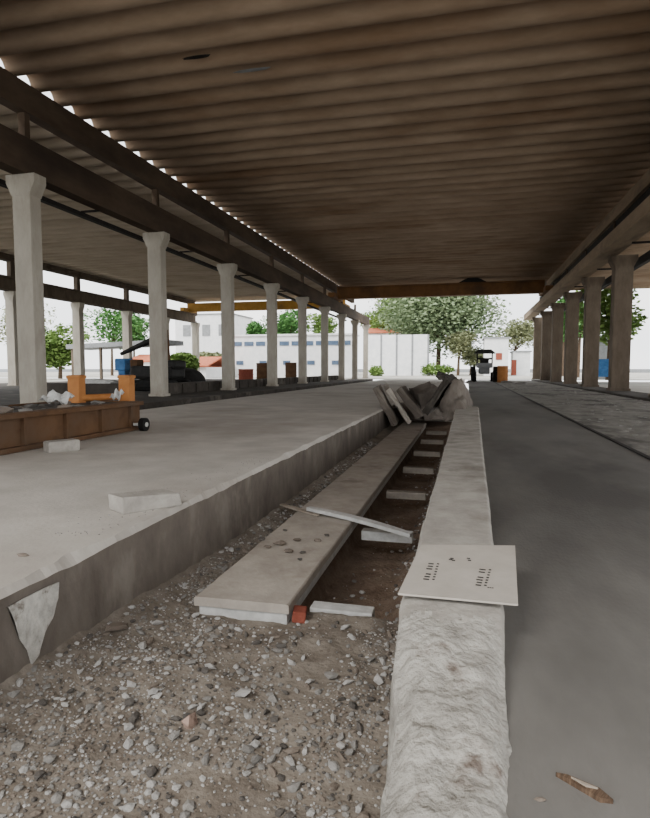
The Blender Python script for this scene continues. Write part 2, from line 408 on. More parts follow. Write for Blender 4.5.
lobj('top_board', bm, M['slab'], t)
bm = MB(); box(bm, (.004, (SY1-SY0)/2+.012, .026), (SX1-SX0-.03, SY1-SY0, .062), bev=.004); lobj('lower_board', bm, M['slabedge'], t)
for v in t.children: v.rotation_euler = (0,0,0)
# near end cut slightly skew
for ch in t.children:
    for v in ch.data.vertices:
        if v.co.y < .5: v.co.y += +.03*(v.co.x+.24)
# concrete cross pieces in the pit
for k, y in enumerate([2.92+1.5*k for k in range(7)]):
    a = (-.80, -.46) if k == 0 else (-.80+.02*R.random(), -.37-.03*R.random())
    bm = MB(); box(bm, ((a[0]+a[1])/2, y, .085), (a[1]-a[0], .10, .075), bev=.008)
    bx_ = obj('cross_beam', bm, M['slabedge'] if k < 2 else M['slab_dark'], loc=((a[0]+a[1])/2, y, .02))
    tag(bx_, '%s concrete cross piece from the camera over the dark pit' % ORD[k], 'crosspiece', 'cross pieces over the pit')
# red brick at the slab corner
bm = MB(); box(bm, (0,0,.03), (.07,.09,.06), bev=.008, jit=.004); o = lobj('brick_piece', bm, M['brick'], None); o.location = (-.825, 2.76, .10); o.rotation_euler = (0,.1,.2)
tag(o, 'small red brick piece between the slab end and first cross piece', 'brick')
# loose boards across the slab
def board(name, p0, p1, w, th, m, label, cat, sag=0):
    p0 = Vector(p0); p1 = Vector(p1); d = p1-p0; L = d.length
    bm = MB(); n = 10; rr = []
    for j in range(n+1):
        s = j/n; ww = w*(1-.35*abs(2*s-1)**3)
        z = sag*math.sin(math.pi*s)
        rr.append([bm.verts.new((x_, s*L-L/2, zz+z)) for x_, zz in ((-ww/2,0),(ww/2,0),(ww/2,th),(-ww/2,th))])
    for j in range(n):
        for i in range(4): bm.faces.new((rr[j][i], rr[j][(i+1)%4], rr[j+1][(i+1)%4], rr[j+1][i]))
    bm.faces.new(rr[0]); bm.faces.new(rr[-1][::-1])
    o = lobj(name, bm, m, None); o.location = (p0+p1)/2
    o.rotation_mode = 'QUATERNION'; o.rotation_quaternion = d.to_track_quat('Y','Z')
    return tag(o, label, cat)
pa_ = atz(308, 510, .235); pb_ = atz(411, 537, .16)
board('loose_board', pa_, pb_, .075, .028, M['slabedge'], 'pale loose board lying askew across the slab and pit', 'board', .015)
pa_ = atz(281, 505, .214); pb_ = atz(318, 516, .214)
board('loose_board', pa_, pb_, .05, .012, M['wood'], 'short thin board flat on the slab at the pale board end', 'board')
# small rubble bits on the slab top
for (px, py, s) in ((280,545,.045),(288,552,.035),(297,541,.03),(318,541,.03),(268,548,.03),(303,553,.022),(327,536,.022),(262,540,.025),(285,531,.02),(300,560,.018)):
    p = atz(px, py, SZ+.004); bm = MB(); bmesh.ops.create_icosphere(bm, subdivisions=1, radius=s)
    for v in bm.verts: v.co += v.co.normalized()*R.uniform(-.3,.3)*s; v.co.z = v.co.z*.35+.3*s
    o = lobj('rubble_chip', bm, STONE[3] if s > .028 else STONE[2], None); o.location = p
    tag(o, 'flat brown chip of debris lying on the long slab', 'debris', 'debris chips on the long slab')

# ------------------------------------------------------------------ broken slabs at the trench end
def slab(name, px, py, y, size, rot, label, m=None):
    c = aty(px, py, y); bm = MB()
    r = bmesh.ops.create_cube(bm, size=1)
    bmesh.ops.subdivide_edges(bm, edges=bm.edges, cuts=3, use_grid_fill=True)
    for v in bm.verts:
        v.co = Vector((v.co.x*size[0], v.co.y*size[1], v.co.z*size[2]))
        v.co += Vector((R.uniform(-1,1),R.uniform(-1,1),R.uniform(-1,1)))*.018
    o = lobj(name, bm, m or M['wallface'], None); o.location = c; o.rotation_euler = rot
    return tag(o, label, 'slab')
slab('broken_slab', 386, 405, 11.9, (.13,.9,.85), (0, rad(-28), .1), 'dark broken slab leaning at the far left of the trench end heap')
slab('broken_slab', 397, 403, 12.2, (.10,.9,.85), (.1, rad(-32), .15), 'pale edged broken slab second from left in the trench end heap', M['slab'])
slab('broken_slab', 411, 402, 12.5, (.16,.8,.75), (0, rad(-38), 0), 'thick broken slab in the middle of the trench end heap', M['wallface'])
slab('broken_slab', 427, 401, 12.8, (.5,.6,.62), (.2, rad(-18), .4), 'blocky concrete lump between the leaning slabs and dark slab', M['wallface'])
slab('broken_slab', 440, 394, 12.2, (.14,.8,.85), (.1, rad(32), -.1), 'dark slab leaning right against the rubble mound', M['darkfloor'])
slab('broken_slab', 447, 378, 12.6, (.42,.5,.13), (.1, rad(20), .2), 'small dark slab perched on top of the trench end heap', M['darkfloor'])
# rubble mound over the far curb
bm = MB(); bmesh.ops.create_icosphere(bm, subdivisions=4, radius=1)
for v in bm.verts:
    n_ = fb(v.co.x, v.co.y+v.co.z*1.5, 1.2, 3)
    v.co = Vector((v.co.x*(.33+.16*n_), v.co.y*(1.6+.3*n_), max(-.2, v.co.z)*(.50+.26*n_)))
o = lobj('rubble_mound', bm, M['wallface'], None, True); o.location = (-.20, 12.0, ZR+.06)
o.scale = (.95,1,1.1); tag(o, 'brown earth and rubble mound covering the far end of the curb', 'mound')
bm = MB(); bmesh.ops.create_icosphere(bm, subdivisions=3, radius=1)
for v in bm.verts: v.co = Vector((v.co.x*.8, v.co.y*1.5, max(-.1,v.co.z)*(.42+.16*fb(v.co.x,v.co.y,3,4))))
o = lobj('rubble_mound', bm, M['wallface'], None, True); o.location = (-1.0, 14.2, .3)
tag(o, 'grey rubble bank closing the trench behind the broken slabs', 'mound')

# ------------------------------------------------------------------ stones
def stone_mesh(seed, s=1):
    rr = random.Random(seed); bm = MB(); bmesh.ops.create_icosphere(bm, subdivisions=1, radius=1)
    ax = (rr.uniform(.9,1.5), rr.uniform(.5,.95), rr.uniform(.35,.6))
    for v in bm.verts:
        k = rr.uniform(.6,1.2); v.co = Vector((v.co.x*ax[0]*k, v.co.y*ax[1]*k, v.co.z*ax[2]*k))
    me = bpy.data.meshes.new('stone'); bm.to_mesh(me); bm.free(); return me
meshes = []
for i in range(12):
    me = stone_mesh(100+i); me.materials.append(STONE[[0,1,0,2,1,3,0,1,2,0,1,3][i]]); meshes.append(me)
CL = [(*atz(220,730,.11)[:2], .22, .22, 1.2), (*atz(70,720,.14)[:2], .28, .35, 1.3), (*atz(120,670,.14)[:2], .16, .3, .9), (*atz(350,740,.11)[:2], .10, .35, .9), (*atz(60,790,.11)[:2], .3, .12, .6), (*atz(215,622,.11)[:2], .12, .12, .7)]
BARE = [(*atz(230,655,.11)[:2], .22, .20), (*atz(310,665,.11)[:2], .16, .22), (*atz(190,785,.11)[:2], .13, .10)]
def dens(x, y):
    d = .09
    d += 1.0*max(0, 1-abs(x-XE-.25)/.75)*max(0, min(1, (3.3-y)/1.0))
    d += .9*math.exp(-((x+.93)/.2)**2-((y-2.1)/.3)**2)
    d += .8*math.exp(-((x+.35)/.14)**2)*(1 if y < 2.7 else .25)
    d += .5*math.exp(-((x-XE-.12)/.12)**2)
    d += .5*math.exp(-((y-2.80)/.06)**2)*(x < -.8)
    for cx_, cy_, a_, b_, k_ in CL: d += k_*math.exp(-((x-cx_)/a_)**2-((y-cy_)/b_)**2)
    for cx_, cy_, a_, b_ in BARE: d *= 1-.85*math.exp(-((x-cx_)/a_)**2-((y-cy_)/b_)**2)
    if fb(x, y, 2.3, 8) < -.25: d *= .35
    if y > 3 and -.98 < x < -.42: d *= .25
    return min(1, d)
placed = []
named = [  # the chunks one can point at: pixel, size, mesh, label
 (190,726,.042,'pinkstone','pinkish upright chunk of rubble in the near gravel'),
 (243,698,.040,1,'large pale stone right of the pinkish chunk in the gravel'),
 (331,679,.036,0,'lone grey stone on the bare dirt, left of the curb'),
 (378,684,.032,1,'pale stone against the foot of the curb'),
 (271,641,.020,1,'small white stone on the dirt in front of the slab end'),
 (352,711,.034,2,'dark jagged stone in the right hand gravel patch'),
 (118,652,.060,3,'flat brown clod at the foot of the platform wall'),
 (305,508,.0,0,''),
]
for px, py, s, k, lab in named:
    if s == 0: continue
    p = atz(px, py, .10); p.z = zt(p.x, p.y)
    me = stone_mesh(int(px)); me.materials.append(M[k] if isinstance(k, str) else STONE[k])
    o = bpy.data.objects.new('rubble_stone', me); C.objects.link(o); o.location = (p.x, p.y, p.z+.3*s)
    o.scale = (s*.8, s*.8, s*1.5) if k == 'pinkstone' else (s,s,s); o.rotation_euler = (0,.3,R.uniform(0,6))
    tag(o, lab, 'stone'); placed.append((p.x, p.y, s))
cand = []
tries = 0
while len(cand) < 6000 and tries < 160000:
    tries += 1
    y = .8+ (R.random()**1.5)*9; x = R.uniform(XE+.03, XCL-.04)
    if R.random() > dens(x, y): continue
    if y > SY0-.03 and SX0-.03 < x < SX1+.03: continue
    if y > SY0+.0 and -.98 < x < -.40 and any(abs(y-(2.92+1.5*k)) < .1 for k in range(7)): continue
    s = .0055+.022*R.random()**3
    if any((x-a)**2+(y-b)**2 < (.75*(s+c_))**2 for a, b, c_ in placed): continue
    placed.append((x, y, s)); cand.append((x, y, s))
def appar(c): 
    x, y, s = c
    return s/y if y > 1.55 else 0
cand.sort(key=appar, reverse=True)
for i, (x, y, s) in enumerate(cand[:285]):
    o = bpy.data.objects.new('rubble_stone', meshes[R.randrange(12)]); C.objects.link(o)
    o.location = (x, y, zt(x, y)+.25*s); o.scale = (s,s,s); o.rotation_euler = (R.uniform(-.4,.4), R.uniform(-.4,.4), R.uniform(0,6.28))
    tag(o, 'angular grey rubble stone scattered on the trench dirt', 'stone', 'rubble stones in the trench')
TB = bmesh.new(); bmesh.ops.create_icosphere(TB, subdivisions=1, radius=1); TV = [v.co.copy() for v in TB.verts]; TF = [[v.index for v in f.verts] for f in TB.faces]; TB.free()
CV = [Vector((a,b,c)) for a in (-.7,.7) for b in (-.7,.7) for c in (-.6,.6)]; CF = [(0,1,3,2),(4,6,7,5),(0,4,5,1),(2,3,7,6),(0,2,6,4),(1,5,7,3)]
GV, GF, GM = [], [], []
def put(tv, tf, x, y, z, s, mm, jit):
    b = len(GV); a = R.uniform(0,6.28); ca, sa = math.cos(a), math.sin(a)
    for v in tv:
        k = R.uniform(1-jit, 1+jit*.4)*s; GV.append((x+(v.x*1.15*ca-v.y*sa)*k, y+(v.x*1.15*sa+v.y*ca)*k, z+v.z*.6*k))
    for f in tf: GF.append([q_+b for q_ in f]); GM.append(mm)
for (x, y, s) in cand[285:]: put(TV, TF, x, y, zt(x,y)+.15*s, s*.9, R.choice([0,0,1,1,2,3]), .28)
for k in range(9000):
    y = 1.4+R.random()**1.3*2.8; x = R.uniform(XE+.02, XCL-.03)
    if R.random() > dens(x, y)*1.2 or (y > SY0-.03 and SX0-.02 < x < SX1+.02): continue
    s = R.uniform(.0015,.0045); put(CV, CF, x, y, zt(x,y)+s*.3, s, R.choice([0,1,1,2,3]), .3)
me = bpy.data.meshes.new('gravel'); me.from_pydata(GV, [], GF); [me.materials.append(q_) for q_ in STONE]; me.polygons.foreach_set('material_index', GM)
o = bpy.data.objects.new('gravel', me); C.objects.link(o); tag(o, 'fine grey gravel spread over the trench floor', 'gravel', kind='stuff')

# ------------------------------------------------------------------ things on the platform
# broken block
A = atz(123, 515, ZP); B = atz(183, 505, ZP); u = (B-A); L = u.length; ang = math.atan2(u.y, u.x)
bm = MB()
prism(bm, [(0,0,0),(L,0,0),(L-.01,.02,.07),(.0,.0,.095)], (-.02,.17,0))
bmesh.ops.bevel(bm, geom=list(bm.edges), offset=.006, segments=1, affect='EDGES')
for v in bm.verts: v.co += Vector((R.uniform(-1,1),R.uniform(-1,1),R.uniform(-1,.2)))*.003
o = lobj('concrete_block', bm, M['curb'], None); o.location = A+Vector((0,0,.001)); o.rotation_euler = (0,0,ang)
tag(o, 'pale oblong concrete block lying near the platform edge', 'block')
# small pebble and crumbs
p = atz(23, 556, ZP); o = bpy.data.objects.new('pebble', stone_mesh(5)); o.data.materials.append(STONE[3]); C.objects.link(o); o.location = p+Vector((0,0,.006)); o.scale = (.024,.018,.016)
tag(o, 'small brown pebble near the left platform edge', 'pebble')
bm = MB()
for k in range(260):
    y = 2.3+R.random()*2.6; x = XE-.06-abs(R.gauss(0,.16)); s = R.uniform(.001,.005)
    bmesh.ops.create_cube(bm, size=s, matrix=Matrix.Translation((x,y,ZP+s*.4)) @ Matrix.Rotation(R.uniform(0,3),4,'Z'))
tag(obj('grit', bm, STONE[0]), 'crumbs of concrete scattered along the platform edge', 'grit', kind='stuff')
# rough chunk in front of the rusty carriage
p = atz(62, 451, ZP); bm = MB(); box(bm, (0,0,.05), (.30,.16,.11), bev=.02, jit=.012)
bmesh.ops.subdivide_edges(bm, edges=bm.edges, cuts=1, use_grid_fill=True)
o = lobj('concrete_chunk', bm, M['curb'], None); o.location = (p.x, p.y, ZP+.002); o.rotation_euler = (0,0,rad(60))
tag(o, 'rough grey concrete chunk in front of the rusty carriage', 'chunk')
# rusty steel carriage: open box girder with orange uprights
XA, XB, YA, YB = -4.22, -5.25, 3.2, 6.75
t = thing('steel_carriage', 'rusty brown open steel carriage with orange uprights on the platform', 'carriage', ((XA+XB)/2, (YA+YB)/2, ZP))
W = XA-XB; L = YB-YA; H = .38
bm = MB(); box(bm, (W/2-.02,0,H/2+.005), (.04, L, H-.01)); box(bm, (W/2+.02,0,H-.03), (.09,L,.05), bev=.006); box(bm, (W/2+.02,0,.03), (.09,L,.05), bev=.006)
for k in range(6): box(bm, (W/2+.02, -L/2+.25+k*(L-.5)/5, H/2), (.05,.03,H-.08))
lobj('side_panel', bm, M['rust'], t)
bm = MB(); box(bm, (-W/2+.02,0,H/2+.005), (.04, L, H-.01)); box(bm, (-W/2,0,H-.03), (.09,L,.05)); lobj('side_panel', bm, M['rust'], t)
for s in (-1,1):
    bm = MB(); box(bm, (0,s*(L/2-.02),H/2+.005), (W-.09,.04,H-.02)); lobj('end_panel', bm, M['rust'], t)
bm = MB(); box(bm, (0,0,.03), (W-.09, L-.09, .04)); lobj('bottom_plate', bm, M['rust'], t)
def rel(px, py, y): return aty(px, py, y)-t.location
for px, y in ((77, 6.45), (127, 7.05)):
    a = rel(px, 400, y); bm = MB(); tp = rel(px, 375, y).z
    box(bm, (a.x, a.y, tp/2), (.17,.14,tp), bev=.012); box(bm, (a.x, a.y, tp-.025), (.19,.16,.04), bev=.008)
    lobj('upright', bm, M['orange'], t)
a = rel(80, 401, 6.45); b_ = rel(124, 404, 7.05)
bm = MB(); tube(bm, (a.x, a.y, H+.04), (b_.x, b_.y, H+.04), .045); lobj('cross_bar', bm, M['orange'], t)
# wheel at the end corner
bm = MB(); wp = atz(143, 431, ZP)-t.location; tube(bm, (wp.x-.02, wp.y, .085), (wp.x+.05, wp.y, .085), .085, seg=20); wob = lobj('wheel', bm, M['rubber'], t)
bm = MB(); tube(bm, (wp.x+.05, wp.y, .085), (wp.x+.062, wp.y, .085), .03, seg=14); tube(bm, (wp.x-.35, wp.y, .085), (wp.x+.05, wp.y, .085), .02, seg=8); o = lobj('hub', bm, M['slabedge'], wob)
# debris in it
for k in range(46):
    y = YA+.6+(L-.85)*R.random(); x = R.uniform(XB+.2, XA-.12); s = R.uniform(.04,.12)
    o = bpy.data.objects.new('rubble_lump', meshes[R.choice([0,2,3,5,8])]); C.objects.link(o); o.location = (x, y, ZP+H-.01+R.uniform(-.03,.02)); o.scale = (s,s,s*.8); o.rotation_euler = (0,0,R.uniform(0,6))
    tag(o, 'grey lump of rubble heaped inside the rusty carriage', 'rubble', 'rubble lumps in the rusty carriage')
bm = MB()
box(bm, ((XA+XB)/2, (YA+YB)/2, ZP+.21), (W-.12, L-.12, .30)); tag(obj('rubble_fill', bm, M['darkfloor'], loc=((XA+XB)/2,(YA+YB)/2,ZP+.06)), 'dark loose fill inside the rusty carriage', 'rubble', kind='stuff')
for (px, py, y, w_, l_, rx, lab) in ((57,398,5.6,.30,.28,.35,'crumpled pale sheet on the near end of the carriage'), (117,396,6.4,.12,.22,.5,'small pale tilted sheet beside the orange uprights')):
    c = aty(px, py, y); bm = MB(); n = 6; g = []
    for j in range(n+1): g.append([bm.verts.new(((i/n-.5)*w_, (j/n-.5)*l_, .03*math.sin(i*1.9+j)+.02*math.cos(j*2.3))) for i in range(n+1)])
    for j in range(n):
        for i in range(n): bm.faces.new((g[j][i],g[j][i+1],g[j+1][i+1],g[j+1][i]))
    o = lobj('crumpled_sheet', bm, M['slabedge'], None); o.location = (c.x, c.y, ZP+H+.09); o.rotation_euler = (rx,.1,.3)
    tag(o, lab, 'sheet')

# ------------------------------------------------------------------ right floor bits
a = atz(556, 777, ZR); b_ = atz(613, 805, ZR); d = b_-a; L = d.length
t_ = thing('broken_stick', 'split dark wooden stick on the near right floor', 'stick', (a+b_)/2+Vector((0,0,.002)), math.atan2(d.y,d.x))
bm = MB(); prism(bm, [(-L/2,-.002,0),(L/2-.02,-.014,0),(L/2,.0,0),(L/2-.03,.014,0),(-L/2+.02,.008,0)], (0,0,.010)); lobj('stick', bm, M['woodd'], t_)
bm = MB(); prism(bm, [(-L/2+.03,.001,.0105),(L/2-.05,-.004,.0105),(L/2-.03,.006,.0105)], (0,0,.004)); lobj('splinter', bm, M['wood'], t_)
p = atz(541, 802, ZR); o = bpy.data.objects.new('pebble', stone_mesh(9)); o.data.materials.append(STONE[3]); C.objects.link(o); o.location = p+Vector((0,0,.005)); o.scale = (.012,.010,.01)
tag(o, 'small pebble left of the split stick on the floor', 'pebble')
bm = MB()
for k in range(500):
    y = 6+R.random()**1.2*30; x = 1.9+R.random()*2.7; s = R.uniform(.01,.045)
    r = bmesh.ops.create_icosphere(bm, subdivisions=1, radius=s, matrix=Matrix.Translation((x,y,ZR+s*.1)) @ Matrix.Diagonal((1.2,1,.45,1)))
tag(obj('floor_grit', bm, STONE[0]), 'loose grey grit along the right side floor', 'grit', kind='stuff')

# ------------------------------------------------------------------ left bay clutter
bm = MB(); box(bm, (-9.45, 29, .5+.22), (.22, 26, .44), bev=.03)
for k in range(26): box(bm, (-9.32, 16.6+k, .74), (.06,.14,.3))
tag(obj('low_wall', bm, M['darkfloor'], loc=(-9.45, 29, .55)), 'low dark wall running behind the left column row', 'wall')
# blocks on the low wall / floor behind the columns
for (px, y, w_, h_, m, lab) in ((265,27,.5,.75,'rust','rusty brown drum left of the fourth left column'), (291,33,.6,.8,'rust','dark rusty stack left of the fifth left column'), (245,26,.8,.35,'rust','low rusty heap right of the third left column'), (214,22,.5,.3,'joint','grey concrete stub right of the second left column')):
    pass
def bay_drum(px, y, r_, h_, m, lab, nm='drum'):
    c = aty(px, 380, y); c.x = min(c.x, -10.1); bm = MB(); tube(bm, (0,0,0), (0,0,h_), r_, seg=18)
    for zz in (.02, h_*.35, h_*.68, h_-.03): tube(bm, (0,0,zz-.015), (0,0,zz+.015), r_*1.05, seg=18)
    o = lobj(nm, bm, m, None); o.location = (c.x, y, .553); tag(o, lab, 'drum')
bay_drum(265, 27.5, .33, 1.15, M['rust'], 'rusty drum just left of the fourth left column')
bay_drum(291, 34, .36, 1.25, M['rust'], 'dark rusty drum between the fourth and fifth left columns')
bay_drum(246, 26.0, .36, .85, M['brick'], 'short brown drum between the third and fourth left columns')
# machine with a black boom
mc = aty(150, 385, 19.5)
t = thing('excavator', 'dark excavator with black boom and blue housing behind the second left column', 'excavator', (mc.x, 19.5, .553))
def r2(px, py, y=19.5): return aty(px, py, y)-t.location
bm = MB()
for s in (-.5, .55):
    box(bm, (.25, s, .24), (2.3, .36, .42), bev=.15)
lobj('track', bm, M['rubber'], t)
bm = MB(); box(bm, (.35, 0, .72), (1.7, 1.2, .5), bev=.12); box(bm, (.9,0,1.0), (.8,1.0,.35), bev=.12); lobj('body', bm, M['dark'], t)
a = r2(124, 364); bm = MB(); box(bm, (a.x, a.y, a.z-.02), (.44,.6,.46), bev=.05); box(bm, (a.x, a.y, a.z-.38), (.3,.4,.5), bev=.05); lobj('engine_housing', bm, M['blue'], t)
bm = MB(); p0 = r2(121, 354); p1 = r2(150, 341); p2 = r2(166, 330)
tube(bm, p0, p1, .07, .12); tube(bm, p1, p2, .12, .10); lobj('boom', bm, M['dark'], t)
bm = MB(); p3 = r2(170, 372); tube(bm, p2, p3, .08, .06); lobj('arm', bm, M['rust'], t)
bm = MB(); a = r2(137,366); box(bm, a, (.3,.5,.5), bev=.05); lobj('cab', bm, M['rust'], t)
# tarp heap
bm = MB(); bmesh.ops.create_icosphere(bm, subdivisions=3, radius=1)
for v in bm.verts: v.co = Vector((v.co.x*.95, v.co.y*.8, max(0,v.co.z)*(.9+.25*fb(v.co.x,v.co.y,2,3))))
c = aty(186, 385, 22.5); o = lobj('tarp_heap', bm, M['dark'], None, True); o.location = (c.x, 22.5, .55)
tag(o, 'black tarpaulin heap right of the second left column', 'heap')
# long dark skip behind the carriage
c = aty(95, 380, 14.5)
bm = MB(); prism(bm, [(-2.2,0,0),(.7,0,0),(.85,0,.42),(-2.4,0,.42)], (0,.8,0))
o = lobj('debris_bin', bm, M['darkfloor'], None); o.location = (c.x, 14.5, .553)
tag(o, 'long dark debris bin behind the orange uprights', 'bin')
bm = MB(); prism(bm, [(-.5,0,0),(.5,0,0),(.6,.1,.08),(-.4,.1,.14)], (0,.5,0)); o = lobj('pale_slab', bm, M['slabedge'], None); o.location = (c.x-.1, 14.6, .975)
tag(o, 'pale slab lying on the dark debris bin', 'slab')

# ------------------------------------------------------------------ outside buildings
G = ZP-.03
def at_g(px, y): p = aty(px, 370, y); return p.x
def hwall(name, x0, x1, y, h, depth, m, label, cat, roofm=None, pitched=False, wins=(), winm=None):
    t = thing(name, label, cat, ((x0+x1)/2, y, G)); w = x1-x0
    bm = MB(); box(bm, (0, depth/2, h/2), (w, depth, h)); lobj('wall', bm, m, t)
    if roofm:
        bm = MB()
        if pitched: prism(bm, [(-w/2-.3,-.3,h),(w/2+.3,-.3,h),(w/2+.3,depth/2,h+.9),(-w/2-.3,depth/2,h+.9)], (0,0,.12)); prism(bm, [(-w/2-.3,depth+.3,h),(w/2+.3,depth+.3,h),(w/2+.3,depth/2,h+.9),(-w/2-.3,depth/2,h+.9)], (0,0,.12))
        else: box(bm, (0,depth/2,h+.08), (w+.3,depth+.3,.16))
        lobj('roof', bm, roofm, t)
    for (wx, wz, ww, wh) in wins:
        bm = MB(); box(bm, (wx, -.03, wz), (ww, .08, wh)); fr = lobj('window', bm, winm or M['windowblue'], t)
    return t
# long white two-row block
x0, x1 = at_g(232, 54), at_g(352, 54); w = x1-x0
wins = []
for k in range(10):
    wins.append((-w/2+w*(k+.5)/10, 3.35, w/10*.78, .42))
for k in range(9):
    if k % 2 == 0: wins.append((-w/2+w*(k+.7)/10, 1.45, w/10*.6, .4))
hwall('office_block', x0, x1, 54, 4.1, 3, M['white'], 'long white building with two rows of blue windows beyond the left columns', 'building', M['white'], wins=wins)
# wall panels
x0, x1 = at_g(366, 72), at_g(428, 72)
t = thing('panel_wall', 'tall white panelled wall behind the yard', 'wall', ((x0+x1)/2, 72, G)); n = 4; w = (x1-x0)/n
for k in range(n):
    bm = MB(); box(bm, (x0-(x0+x1)/2+w*(k+.5), 0, 2.55), (w-.16, .2, 5.1)); lobj('panel', bm, M['white'], t)
for k in range(n+1):
    bm = MB(); box(bm, (x0-(x0+x1)/2+w*k, .0, 2.55), (.22, .3, 5.1)); lobj('post', bm, M['joint'], t)
x0, x1 = at_g(484, 70), at_g(508, 70)
hwall('white_house', x0, x1, 70, 4.4, 5, M['white'], 'white house with a small red window behind the tractor', 'house', M['joint'], wins=((0.3,2.3,.7,.8),), winm=M['brick'])
x0, x1 = at_g(513, 74), at_g(530, 74)
hwall('white_house', x0, x1, 74, 2.9, 4, M['white'], 'small white house with a red door at the far right', 'house', M['joint'], wins=((-.9,1.0,.6,1.9),), winm=M['brick'])
# tiled roofs
for (px0, px1, y, h, lab) in ((368,400,86,6.2,'tiled roof house rising above the white panel wall'), (292,345,80,4.3,'tiled roof house behind the long white building'), (180,206,48,1.0,'orange roofed hut seen right of the second left column'), (128,150,60,1.6,'low tiled hut left of the second left column')):
    hwall('tiled_house', at_g(px0,y), at_g(px1,y), y, h, 6, M['white'], lab, 'house', M['tile'], True)
hwall('pale_building', at_g(176,75), at_g(232,75), 75, 8.5, 8, M['white'], 'tall pale building between the second and third left columns', 'building', M['joint'], wins=((-2.5,6.3,1.2,1.6),(0.5,6.3,1.2,1.6),(3,6.3,1.2,1.6)), winm=M['joint'])
# open grey canopy at the left
a = aty(92, 345, 40); b_ = aty(150, 337, 40)
t = thing('canopy', 'long grey flat canopy on posts in the yard at left', 'canopy', (a.x+1, 40, .53))
bm = MB(); box(bm, (2,0,2.75), (8.5,3,.35), ry=rad(-2)); lobj('roof', bm, M['joint'], t)
for k in range(4):
    bm = MB(); box(bm, (-1.8+k*2.5,-1.3,1.3), (.18,.18,2.6)); lobj('post', bm, M['colr'], t)
# parked cars
def car(x, y, rz, m, label):
    t = thing('parked_car', label, 'car', (x, y, G), rz)
    bm = MB(); prism(bm, [(-2.1,-.85,.35),(2.1,-.85,.35),(2.15,-.85,.75),(1.3,-.85,.9),(.7,-.85,1.4),(-1.1,-.85,1.45),(-1.9,-.85,.95),(-2.15,-.85,.8)], (0,1.7,0)); lobj('body', bm, m, t)
    bm = MB(); prism(bm, [(-1.6,-.87,.95),(1.1,-.87,.95),(.6,-.87,1.33),(-1.0,-.87,1.36)], (0,1.74,0)); lobj('window', bm, M['dark'], t)
    for sx in (-1.3,1.35):
        for sy in (-.86,.7):
            bm = MB(); tube(bm, (sx,sy,.33),(sx,sy+.16,.33),.33,seg=18); lobj('wheel', bm, M['rubber'], t)
car(aty(604,365,40).x, 40, 1.3, M['blue'], 'blue parked car seen between the two nearest right columns')
# grey van above it
hwall('grey_shed', aty(592,365,50).x, aty(612,365,50).x, 50, 3.2, 3, M['joint'], 'grey shed seen between the two nearest right columns', 'shed', M['joint'])
# little tractor with rider-less roof, and orange barrel
tx = aty(484, 378, 39).x
t = thing('tractor', 'small dark tractor parked on the far right floor', 'tractor', (tx, 39, ZR))
t.scale = (1.12,1.12,1.08)
for s in (-1,1):
    bm = MB(); tube(bm, (s*.62-.13,-.3,.48),(s*.62+.13,-.3,.48),.47,seg=20); wh = lobj('wheel', bm, M['rubber'], t)
    bm = MB(); tube(bm, (s*.62-.15,-.3,.48),(s*.62+.15,-.3,.48),.2,seg=14); lobj('hub', bm, M['joint'], wh)
    bm = MB(); tube(bm, (s*.5-.09,1.2,.3),(s*.5+.09,1.2,.3),.3,seg=16); lobj('wheel', bm, M['rubber'], t)
bm = MB(); box(bm, (0,.5,.75), (.62,1.9,.55), bev=.08); box(bm, (0,-.3,1.0), (.9,.6,.3), bev=.06); lobj('body', bm, M['joint'], t)
bm = MB(); box(bm, (0,-.2,1.2), (.5,.12,.5), bev=.04); lobj('seat', bm, M['dark'], t)
bm = MB()
for sx in (-.42,.42): tube(bm, (sx,-.5,.9),(sx,-.5,1.72),.04)
tube(bm, (-.42,-.5,1.4),(.42,-.5,1.4),.05)
lobj('roll_bar', bm, M['dark'], t)
bm = MB(); prism(bm, [(-.6,-.8,1.72),(.6,-.8,1.72),(.35,-.8,1.95),(-.35,-.8,1.95)], (0,1.2,0)); lobj('roof', bm, M['dark'], t)
c = aty(498.5, 378, 38); bm = MB(); tube(bm, (0,0,0),(0,0,1.05),.33,seg=18)
for zz in (.05,.38,.7,1.0): tube(bm, (0,0,zz-.02),(0,0,zz+.02),.35,seg=18)
o = lobj('barrel', bm, M['orange'], None); o.location = (c.x+.25, 38, ZR); tag(o, 'orange barrel standing right of the small tractor', 'barrel')
for (px, y, w_, lab) in ((509,37,.42,'grey rubble lump right of the orange barrel'), (521,34,.5,'pale rubble lump at the far end of the right floor'), (470,38,.4,'dark rubble lump left of the small tractor')):
    c = aty(px, 378, y); o = bpy.data.objects.new('rubble_lump', stone_mesh(px)); o.data.materials.append(STONE[2 if px < 500 else 0]); C.objects.link(o)
    o.location = (c.x, y, ZR+.02); o.scale = (w_,w_,w_*.9); tag(o, lab, 'rubble')

